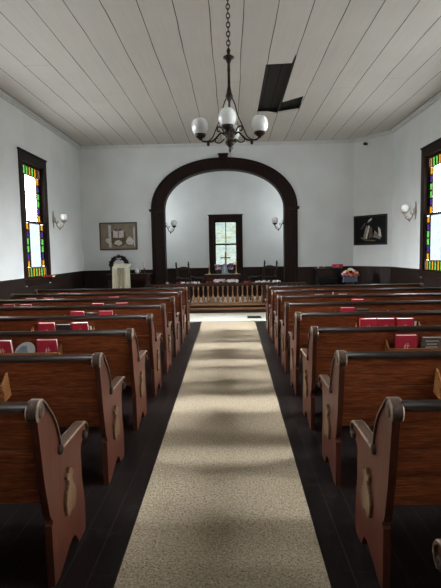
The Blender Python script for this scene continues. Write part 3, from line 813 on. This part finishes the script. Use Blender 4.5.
b = bm_new()
extrude_poly(b, [(-.085, 0), (.085, 0), (.075, .15), (.05, .29), (-.05, .29), (-.075, .15)], 'Y', -.006, .006); obj('cloth', b, 'cloth_blue', t)
b = bm_new(); box(b, -.012, .012, -.009, -.0055, .05, .24); box(b, -.045, .045, -.009, -.0055, .165, .19); obj('cloth_cross', b, 'cloth_white', t)
flowers('altar_bouquet', 'mauve and white bouquet left of the cross on the altar', (-.285, 13.36, TT + .0005), (.075, .05), ['f_mauve', 'f_white', 'f_purple', 'f_pink'], 26, .034, zr=.27)
flowers('altar_bouquet', 'mauve and white bouquet right of the cross on the altar', (.075, 13.36, TT + .0005), (.065, .05), ['f_mauve', 'f_white', 'f_purple', 'f_pink'], 26, .034, zr=.29)

# ------------------------------------------------------------------ chancel armchairs
def armchair(label, loc, rz):
    t = thing('carved_armchair', label, 'chair', loc, (0, 0, rz), 'pair of carved chancel chairs')
    b = bm_new(); box(b, -.30, .30, -.28, .27, .40, .45); obj('seat', b, 'furn', t, bevel=.01)
    b = bm_new(); box(b, -.27, .27, -.25, .22, .45, .52); obj('cushion', b, 'black', t, bevel=.03)
    for s in (-1, 1):
        b = bm_new(); box(b, -.03, .03, .21, .27, 0, .40); tube(b, [(0, .24, .40), (0, .28, .80), (0, .32, 1.04)], [.03, .028, .024], 10)
        lathe(b, [(.022, 0), (.034, .015), (.03, .035), (.014, .05), (.028, .07), (.02, .095), (0, .11)], 12, Matrix.Translation((0, .32, 1.03)))
        obj('back_post', b, 'furn', t, loc=(s * .25, 0, 0))
        b = bm_new(); lathe(b, [(.028, 0), (.034, .08), (.024, .16), (.034, .3), (.03, .40)], 10); obj('front_leg', b, 'furn', t, loc=(s * .26, -.24, 0))
        b = bm_new(); tube(b, [(0, -.23, .45), (0, -.23, .64)], .02, 8); tube(b, smooth_path([(0, -.30, .63), (0, -.22, .67), (0, 0, .66), (0, .27, .69)], 4), .028, 8); obj('arm', b, 'furn', t, loc=(s * .28, 0, 0))
    b = bm_new()
    top = [(-.25, .90), (.25, .90), (.25, .97), (.16, .975), (.09, .99), (0, 1.0), (-.09, .99), (-.16, .975), (-.25, .97)]
    extrude_poly(b, top, 'Y', .27, .31); obj('crest_rail', b, 'furn', t)
    b = bm_new(); box(b, -.24, .24, .255, .285, .52, .58); 
    for k in range(5): box(b, -.18 + k * .09 - .012, -.18 + k * .09 + .012, .262, .288, .56, .88)
    obj('back_slats', b, 'furn', t)
armchair('dark carved armchair in the chancel left of the altar table', (-1.10, 13.85, AZ), R(50))
armchair('dark carved armchair in the chancel right of the altar table', (.98, 13.85, AZ), R(-50))

# ------------------------------------------------------------------ front left: console table, wreath, pot, candle, draped lectern
t = thing('console_table', 'dark wooden console table against the front wall at left', 'table', (-2.62, 12.68, PLAT))
b = bm_new(); box(b, -.58, .58, -.2, .22, .84, .875); obj('tabletop', b, 'furn', t, bevel=.008)
b = bm_new(); box(b, -.54, .54, -.17, .2, .72, .84); obj('apron', b, 'furn', t)
for sx in (-1, 1):
    for sy in (-.14, .17): b = bm_new(); lathe(b, [(.03, 0), (.03, .1), (.022, .14), (.036, .3), (.03, .6), (.03, .72)], 10); obj('leg', b, 'furn', t, loc=(sx * .5, sy, 0))
CT = PLAT + .875
t = thing('wreath', 'dark dried wreath with a pale bow on the console table at left', 'wreath', (-2.87, 12.66, CT + .0005))
b = bm_new(); ring = [(.185 * math.cos(2 * PI * k / 32), 0, .225 + .185 * math.sin(2 * PI * k / 32)) for k in range(33)]
tube(b, ring, .03, 8); obj('ring', b, 'leaf_dark', t)
b = bm_new()
for k in range(320):
    a = random.uniform(0, 2 * PI); rr = .185 + random.uniform(-.03, .04); c = Vector((rr * math.cos(a), random.uniform(-.03, .03), .225 + rr * math.sin(a)))
    d = Vector((math.cos(a) + random.uniform(-.9, .9), random.uniform(-.8, .3), math.sin(a) + random.uniform(-.9, .9))).normalized() * random.uniform(.05, .09)
    sd = d.cross(Vector((0, 1, .2))).normalized() * .022
    vs = [c, c + d * .5 + sd, c + d, c + d * .5 - sd]
    vs = [v if v.z > .004 else Vector((v.x, v.y, .004)) for v in vs]
    try: b.faces.new([b.verts.new(v) for v in vs])
    except ValueError: pass
obj('leaves', b, 'leaf_dark', t, fix=False)
b = bm_new()
for s in (-1, 1): ball(b, (s * .04, -.045, .41), .03, 1, squash=.7)
ball(b, (0, -.05, .405), .016, 1); obj('bow', b, 'f_mauve', t)
t = thing('white_pot', 'small white pot beside the wreath on the console table', 'pot', (-2.40, 12.62, CT + .0005))
b = bm_new(); lathe(b, [(.03, 0), (.05, .03), (.055, .07), (.04, .10), (.045, .115), (.02, .125), (.008, .14), (0, .145)], 14); obj('body', b, 'paper', t)
b = bm_new(); tube(b, smooth_path([(.05, 0, .085), (.085, 0, .08), (.08, 0, .04), (.05, 0, .03)], 4), .007, 6); obj('handle', b, 'paper', t)
t = thing('candle_holder', 'white candle in a dark holder at the right of the console table', 'candle', (-2.20, 12.62, CT + .0005))
b = bm_new(); lathe(b, [(.05, 0), (.05, .015), (.015, .03), (.022, .07), (.012, .10), (.03, .13), (.012, .135)], 12); obj('holder', b, 'bronze', t)
b = bm_new(); lathe(b, [(.018, .13), (.018, .29), (.002, .32)], 10); obj('candle', b, 'page', t)
t = thing('draped_lectern', 'wooden lectern draped in cream cloth with a woven strip, front left', 'lectern', (-2.59, 11.80, 0.0105))
b = bm_new(); box(b, -.16, .16, -.13, .13, .04, 1.20); box(b, -.20, .20, -.17, .17, 0, .05); obj('stand', b, 'furn', t, bevel=.006)
b = bm_new(); box(b, -.20, .20, -.17, .15, 0, .03, M=Matrix.Translation((0, 0, 1.215)) @ Matrix.Rotation(R(12), 4, 'X')); obj('reading_desk', b, 'furn', t)
b = bm_new()
N = 24
top = [(-.215 + .43 * k / N, -.185 - .008 * math.sin(k * 1.9)) for k in range(N + 1)]
g = [[b.verts.new((x * (1 + .02 * (1 - zz)), y - .02 * (1 - zz) * (1 + math.sin(i * 1.9)), .55 + .66 * zz)) for i, (x, y) in enumerate(top)] for zz in (0, .25, .5, .75, 1)]
for a, c in zip(g, g[1:]):
    for k in range(N): b.faces.new([a[k], a[k + 1], c[k + 1], c[k]]).smooth = True
tp = [b.verts.new((-.215 + .43 * k / N, .16, 1.285)) for k in range(N + 1)]
for k in range(N): b.faces.new([g[-1][k], g[-1][k + 1], tp[k + 1], tp[k]])
o = obj('cloth', b, 'cloth_cream', t); sm = o.modifiers.new('solid', 'SOLIDIFY'); sm.thickness = .006
b = bm_new()
for xx in (-.05, .05): extrude_poly(b, [(xx - .035, .60), (xx + .035, .60), (xx + .03, 1.19), (xx - .03, 1.19)], 'Y', -.222, -.214)
obj('woven_strip', b, 'cloth_tan', t)
flowers('flower_basket', 'low white flowers at the foot of the cream-draped lectern', (-2.47, 11.30, .0105), (.17, .06), ['f_white', 'f_white', 'f_red'], 16, .04, zr=.62)
bpy.data.objects.remove([o for o in bpy.data.objects['flower_basket'].children if o.name.startswith('foliage')][0])
b = bm_new(); lathe(b, [(.10, 0), (.10, .02), (.03, .05), (.025, .38), (.10, .44), (.13, .52), (.12, .53)], 14); obj('stand', b, 'furn', bpy.data.objects['flower_basket'])
b = bm_new()
for k in range(40):
    c = Vector((random.uniform(-.16, .16), random.uniform(-.06, .06), random.uniform(.5, .6))); d = Vector((random.uniform(-1, 1), random.uniform(-1, 1), random.uniform(.1, .9))).normalized() * .07
    sd = d.cross(Vector((0, 0, 1))).normalized() * .014; b.faces.new([b.verts.new(v) for v in (c, c + d * .5 + sd, c + d, c + d * .5 - sd)])
obj('foliage', b, 'leaf', bpy.data.objects['flower_basket'], fix=False)
for ch in bpy.data.objects['flower_basket'].children:
    if ch.name.startswith('blossom'): ch.location.z = random.uniform(.56, .66)

# ------------------------------------------------------------------ front right: black organ, red book, wreath, flowers on a stand
t = thing('reed_organ', 'low black upright organ against the front wall at right', 'organ', (2.62, 12.66, PLAT))
b = bm_new(); box(b, -.32, .32, -.05, .26, 0, .90); box(b, -.34, .34, -.07, .28, .90, .93); obj('case', b, 'black', t, bevel=.008)
b = bm_new(); box(b, -.34, .18, -.30, -.05, .60, .66); box(b, -.34, .18, -.32, -.30, .58, .68); obj('keyboard', b, 'black', t, bevel=.004)
for s in (-.31, .15):
    b = bm_new(); lathe(b, [(.03, 0), (.03, .1), (.02, .15), (.035, .3), (.03, .58)], 10); obj('front_leg', b, 'black', t, loc=(s, -.27, 0))
b = bm_new(); box(b, -.28, .12, -.058, -.05, .70, .88); obj('music_desk', b, 'furn', t)
OT = PLAT + .93
o = copy_tree(PROTO['red']); o.location = (2.86, 12.66, OT + .001); o.scale = (1.6, 1.6, .45); o.rotation_euler = (R(-12), 0, 0)
tag(o, 'red hymnal propped on top of the black organ at right', 'book')
t = flowers('greenery_spray', 'grey-green leafy spray on the left end of the black organ', (2.44, 12.58, OT + .0005), (.13, .05), ['f_mauve'], 3, .025, zr=.06)
t = thing('flower_stand', 'dark pedestal stand between the organ and the corner', 'stand', (3.06, 12.16, 0))
b = bm_new(); lathe(b, [(.11, .0005), (.11, .03), (.04, .06), (.035, .64), (.10, .69), (.10, .72)], 16); obj('pedestal', b, 'furn', t)
b = bm_new(); box(b, -.18, .18, -.12, .12, .72, .75); obj('top', b, 'furn', t, bevel=.006)
t = thing('flower_box', 'blue-grey box of bright mixed flowers on the pedestal at right', 'flower box', (3.06, 12.16, .7505))
b = bm_new(); box(b, -.16, .16, -.09, .09, 0, .008)
for (xa, xb, ya, yb) in [(-.16, .16, -.09, -.08), (-.16, .16, .08, .09), (-.16, -.15, -.08, .08), (.15, .16, -.08, .08)]: box(b, xa, xb, ya, yb, .008, .11)
obj('box', b, 'bluegrey', t)
b = bm_new(); box(b, -.148, .148, -.078, .078, .008, .09)
for k in range(60):
    c = Vector((random.uniform(-.17, .17), random.uniform(-.08, .08), random.uniform(.09, .26))); d = Vector((random.uniform(-1, 1), random.uniform(-1, 1), random.uniform(.1, .9))).normalized() * .06
    sd = d.cross(Vector((0, 0, 1))).normalized() * .014; b.faces.new([b.verts.new(v) for v in (c, c + d * .5 + sd, c + d, c + d * .5 - sd)])
obj('foliage', b, 'leaf', t, fix=False)
pr = {}
for k in range(40):
    cn = ['f_yellow', 'f_pink', 'f_purple', 'f_white', 'f_orange', 'f_red'][k % 6]
    if cn not in pr:
        bb = bm_new(); ball(bb, (0, 0, 0), .02, 1)
        for j in range(6): ball(bb, (.028 * math.cos(j * PI / 3), .028 * math.sin(j * PI / 3), -.002), .019, 1, squash=.6)
        o = pr[cn] = obj('blossom', bb, cn, t)
    else: o = pr[cn].copy(); C.objects.link(o)
    a = random.uniform(-1, 1); o.location = (a * .19, random.uniform(-.09, .05), .11 + random.uniform(.03, .2) * (1 - .5 * a * a)); o.rotation_euler = (random.uniform(.2, 1.3), random.uniform(-.6, .6), 0)

# ------------------------------------------------------------------ pictures
def picture(label, M, w, h, ground, frame, art, fw):
    t = thing('framed_picture', label, 'picture'); t.matrix_world = M
    b = bm_new(); d = .03   # local: x along the wall, z up, -y into the room
    box(b, 0, w, -d, 0, 0, fw); box(b, 0, w, -d, 0, h - fw, h); box(b, 0, fw, -d, 0, fw, h - fw); box(b, w - fw, w, -d, 0, fw, h - fw)
    obj('frame', b, frame, t, bevel=.006)
    b = bm_new(); box(b, fw, w - fw, -.012, -.001, fw, h - fw); q = obj('print', b, ground, t)
    for mt, poly in art:
        b = bm_new(); extrude_poly(b, [(x * w, z * h) for x, z in poly], 'Y', -.0135 - .0005 * art.index((mt, poly)), -.012); obj('printed_shape', b, mt, q)
    return t
def blob(cx, cz, rx, rz, n=14, j=.25, seed=1):
    rr = random.Random(seed); return [(cx + rx * math.cos(2 * PI * k / n) * (1 + rr.uniform(-j, j)), cz + rz * math.sin(2 * PI * k / n) * (1 + rr.uniform(-j, j))) for k in range(n)]
artL = [('print_brown', blob(.5, .45, .22, .34, 16, .1, 3)), ('print_light', [(.36, .46), (.49, .43), (.49, .68), (.36, .72)]), ('print_light', [(.51, .43), (.64, .46), (.64, .72), (.51, .68)]),
        ('print_grey', [(.485, .43), (.515, .43), (.515, .76), (.485, .76)]), ('print_brown', blob(.49, .28, .17, .12, 14, .15, 8)), ('print_light', blob(.49, .27, .11, .09, 14, .25, 4)), ('print_light', blob(.23, .34, .07, .09, 12, .35, 5)),
        ('print_light', blob(.80, .32, .09, .14, 12, .4, 6)), ('print_grey', blob(.72, .58, .03, .06, 10, .2, 7)), ('print_light', [(.90, .12), (.93, .12), (.93, .84), (.90, .80)]), ('print_light', [(.24, .1), (.31, .1), (.31, .9), (.24, .9)])]
picture('brown framed print of an open book and pale flowers on the front wall', Matrix.Translation((-3.45, YF - .002, 1.645)), 1.02, .74, 'tan_paper', 'gilt', artL, .035)
artR = [('print_grey', [(.28, .2), (.36, .2), (.46, .62), (.38, .66)]), ('print_light', [(.36, .22), (.40, .2), (.50, .62), (.45, .66)]), ('print_brown', [(.46, .22), (.58, .26), (.55, .6), (.47, .56)]), ('print_grey', [(.60, .26), (.80, .18), (.83, .24), (.64, .48)]),
        ('print_light', [(.76, .30), (.84, .26), (.80, .52), (.74, .60)]), ('print_brown', [(.20, .24), (.36, .14), (.66, .12), (.66, .16), (.38, .19), (.24, .28)]), ('print_light', [(.42, .74), (.53, .82), (.56, .90), (.46, .84)]), ('print_grey', [(.22, .52), (.34, .70), (.36, .76), (.24, .58)])]
ang = math.atan2(cd[1], cd[0])
p = CA + cd * .03 + CN * .002
picture('dark framed print with pale draped shapes on the angled corner wall', Matrix.Translation((p[0], p[1], 1.65)) @ Matrix.Rotation(ang, 4, 'Z'), 1.03, .765, 'dark_print', 'black', artR, .04)

# ------------------------------------------------------------------ sconces
def sconce(label, loc, rz, metal, sc_=1.0):
    t = thing('wall_sconce', label, 'wall lamp', loc, (0, 0, rz), 'glass-globe wall sconces')
    b = bm_new()
    lathe(b, [(0, 0), (.05, .0), (.055, .01), (.03, .025), (0, .03)], 16, Matrix.Translation((0, 0, -.02)) @ Matrix.Rotation(PI / 2, 4, 'Y'))
    pts = [(0, .20), (.012, .17), (.03, .15), (.016, .125), (.04, .10), (.028, .06), (.05, .02), (.035, -.04), (.045, -.08), (.02, -.10), (.012, -.15), (0, -.18)]
    extrude_poly(b, pts + [(-y, z) for y, z in pts[::-1][1:-1]], 'X', 0.0, .012); obj('backplate', b, metal, t)
    b = bm_new()
    tube(b, smooth_path([(.02, 0, -.02), (.06, 0, -.06), (.09, 0, -.14), (.14, 0, -.185), (.20, 0, -.165), (.235, 0, -.10), (.24, 0, -.06)], 5), .011, 8)
    tube(b, smooth_path([(.01, 0, .07), (.05, 0, .03), (.045, 0, -.03), (.075, 0, -.07), (.11, 0, -.06), (.105, 0, -.025), (.08, 0, -.03)], 5), .007, 6)
    tube(b, smooth_path([(.14, 0, -.185), (.16, 0, -.13), (.195, 0, -.12), (.19, 0, -.09)], 4), .006, 6)
    lathe(b, [(0, -.235), (.010, -.225), (.018, -.205), (.012, -.185), (0, -.17)], 10, Matrix.Translation((.14, 0, 0)))
    obj('arm', b, metal, t)
    b = bm_new(); lathe(b, [(.012, -.08), (.02, -.065), (.05, -.045), (.066, -.025), (.066, -.015), (.04, -.015)], 16, Matrix.Translation((.24, 0, 0))); obj('globe_holder', b, metal, t)
    b = bm_new(); lathe(b, [(.035, -.02), (.065, .0), (.083, .03), (.088, .06), (.080, .095), (.058, .122), (.035, .132), (.03, .128)], 20, Matrix.Translation((.24, 0, 0))); obj('globe', b, 'opal', t)
sconce('pale brass globe sconce on the left wall beside the stained-glass window', (XL + .001, 10.90, 2.33), 0, 'pale_brass')
sconce('pale brass globe sconce on the right wall beside the stained-glass window', (XR - .001, 10.50, 2.34), PI, 'pale_brass')
sconce('dark bronze sconce inside the left jamb of the arch', (AX - AI + .032, 13.14, 2.29), 0, 'bronze')
sconce('dark bronze sconce inside the right jamb of the arch', (AX + AI - .032, 13.14, 2.31), PI, 'bronze')

# lamp socket high on the canted wall, with a stain round it
p = CA + cd * .42
t = thing('lamp_socket', 'small black lamp socket high on the angled corner wall', 'light fitting', (p[0], p[1], 4.215), (0, 0, math.atan2(CN[1], CN[0])))
b = bm_new(); lathe(b, [(.03, 0), (.035, .02), (.02, .035), (.02, .05)], 12, Matrix.Rotation(PI / 2, 4, 'Y')); obj('socket_base', b, 'black', t)
b = bm_new(); lathe(b, [(.02, .045), (.035, .06), (.045, .085), (.035, .115), (0, .125)], 14, Matrix.Rotation(PI / 2, 4, 'Y')); obj('bulb', b, 'black', t)

# ------------------------------------------------------------------ chandelier
t = thing('chandelier', 'dark bronze chandelier with four white glass globes over the aisle', 'chandelier', (.097, 4.62, 0))
b = bm_new(); lathe(b, [(.07, ZC), (.07, ZC - .015), (.04, ZC - .04), (.015, ZC - .06), (0, ZC - .06)], 16); obj('ceiling_canopy', b, 'bronze', t)
b = bm_new(); z = ZC - .07; k = 0
while z > 3.40:
    a = 0 if k % 2 == 0 else PI / 2
    ringp = [(.016 * math.cos(2 * PI * j / 12) * math.cos(a), .016 * math.cos(2 * PI * j / 12) * math.sin(a), z + .026 * math.sin(2 * PI * j / 12)) for j in range(13)]
    tube(b, ringp, .0052, 6); z -= .040; k += 1
obj('chain', b, 'bronze', t)
b = bm_new(); lathe(b, [(0, 3.42), (.012, 3.40), (.02, 3.38), (.012, 3.355), (.03, 3.335), (.052, 3.325), (.052, 3.315), (.028, 3.30), (.02, 3.28), (.012, 3.265), (.015, 3.20), (.0125, 3.19), (.0145, 3.06), (.019, 3.04), (.026, 3.00), (.036, 2.975), (.036, 2.965), (.018, 2.94), (.012, 2.92), (.012, 2.75), (.03, 2.73), (.018, 2.71), (.045, 2.675), (.055, 2.64), (.045, 2.60), (.03, 2.575), (.045, 2.56), (.05, 2.545), (.02, 2.515), (.012, 2.50), (.016, 2.485), (0, 2.455)], 18); obj('stem', b, 'bronze', t)
for k in range(4):
    a = R(-90 + 90 * k - 4)      # one arm points at the viewer
    Mx = Matrix.Rotation(a, 4, 'Z')
    b = bm_new()
    def P3(l): return [Mx @ Vector(q) for q in l]
    tube(b, smooth_path(P3([(.03, 0, 2.61), (.08, 0, 2.645), (.12, 0, 2.61), (.16, 0, 2.575), (.21, 0, 2.57), (.255, 0, 2.575), (.275, 0, 2.60)]), 5), .0085, 8)
    tube(b, smooth_path(P3([(.05, 0, 2.63), (.075, 0, 2.69), (.11, 0, 2.70), (.115, 0, 2.665), (.09, 0, 2.66)]), 5), .007, 6)
    tube(b, smooth_path(P3([(.05, 0, 2.59), (.09, 0, 2.555), (.13, 0, 2.56), (.135, 0, 2.59), (.115, 0, 2.60)]), 5), .006, 6)
    lathe(b, [(0, 2.525), (.012, 2.535), (.017, 2.55), (.008, 2.565), (.012, 2.58)], 10, Matrix.Translation(Mx @ Vector((.205, 0, 0))))
    arm_o = obj('arm', b, 'bronze', t)
    tr = Matrix.Translation(Mx @ Vector((.278, 0, 0)))
    b = bm_new(); lathe(b, [(.01, 2.585), (.02, 2.60), (.03, 2.605), (.05, 2.62), (.054, 2.645), (.046, 2.645)], 16, tr); obj('globe_holder', b, 'bronze', arm_o)
    b = bm_new(); lathe(b, [(.04, 2.63), (.062, 2.65), (.077, 2.68), (.081, 2.71), (.076, 2.742), (.062, 2.768), (.045, 2.783), (.03, 2.789), (.026, 2.785)], 22, tr); obj('globe', b, 'opal', arm_o)
    b = bm_new(); tube(b, smooth_path(P3([(.025, 0, 2.965), (.055, 0, 2.89), (.078, 0, 2.80), (.125, 0, 2.69), (.16, 0, 2.61), (.195, 0, 2.58)]), 5), .0055, 6); obj('stay', b, 'bronze', t)

# ------------------------------------------------------------------ daylight and added lamps
def lamp(name, loc, rot, sx, sz, rad, colr=(0.93, 0.97, 1.0)):
    l = bpy.data.lights.new(name, 'AREA'); l.shape = 'RECTANGLE'; l.size = sx; l.size_y = sz; l.energy = rad * PI * sx * sz; l.color = colr
    o = bpy.data.objects.new(name, l); C.objects.link(o); o.location = loc; o.rotation_euler = rot; o.visible_camera = True; return o
zc, hz = (OPEN_Z0 + OPEN_Z1) / 2, OPEN_Z1 - OPEN_Z0
# two lamps per window: the diffuse sky seen through the panes, and an added unseen lamp, narrowed and tilted for bands on the carpet
def narrow(o, deg): o.data.spread = R(deg); o.visible_camera = False
for k, c in enumerate(left_w):
    lamp('daylight_left', (XL - .17, c, zc), (0, R(-90), 0), hz + .3, 2 * HALF + 1.35, LAMP * (1, 1, 1, .55, .25)[k])
    narrow(lamp('daylight_left_direct', (XL - .62, c, zc + .38), (0, R(-90 + TILT), 0), hz, .55, DIRECT * (1.5, 1.3, 1.05, .4, .08)[k]), SPREAD)
for k, c in enumerate(right_w):
    lamp('daylight_right', (XR + .17, c, zc), (0, R(90), 0), hz + .3, 2 * HALF + 1.35, LAMP * (1, 1, 1, 1.1, 1.8)[k])
    narrow(lamp('daylight_right_direct', (XR + .62, c, zc + .38), (0, R(90 - TILT), 0), hz, .55, DIRECT * (1.6, 1.25, 1.25, .6, .15)[k]), SPREAD)
lamp('daylight_chancel', (CXL - .30, ch_c, zc), (0, R(-90), 0), hz + .2, 2 * ch_h + .5, LAMP * .75)  # this pair is added fill, shining through the unseen chancel side windows
lamp('daylight_chancel', (CXR + .30, ch_c, zc), (0, R(90), 0), hz + .2, 2 * ch_h + .5, LAMP * .75)
lamp('daylight_altar', (BWX, CYB + .35, (BWZ0 + BWZ1) / 2), (R(-90), 0, 0), 2 * BWH + .5, BWZ1 - BWZ0 + .4, LAMP)
w = bpy.data.worlds.new('sky'); sc.world = w; w.use_nodes = True
bg = w.node_tree.nodes['Background']
sky = w.node_tree.nodes.new('ShaderNodeTexSky'); sky.sky_type = 'HOSEK_WILKIE'; sky.turbidity = 8.0; sky.sun_direction = (0.3, -0.5, 0.8)
w.node_tree.links.new(sky.outputs[0], bg.inputs[0]); bg.inputs[1].default_value = 1.0

# ------------------------------------------------------------------ camera
cam = bpy.data.cameras.new('camera'); co = bpy.data.objects.new('camera', cam); C.objects.link(co)
cam.sensor_width = 36; cam.lens = 481.74 / 588 * 36; cam.clip_start = .05
co.matrix_world = Matrix.Translation((.0943, 0, 1.53)) @ Matrix.Rotation(R(1.3914), 4, 'Z') @ Matrix.Rotation(R(90 - 4.928), 4, 'X') @ Matrix.Rotation(R(-1.0619), 4, 'Z')
sc.camera = co
sc.view_settings.view_transform = 'Standard'
sc.view_settings.look = 'None'
sc.view_settings.exposure = 0.22
sc.cycles.max_bounces = 10; sc.cycles.diffuse_bounces = 6; sc.cycles.transparent_max_bounces = 16
sc.cycles.use_denoising = True
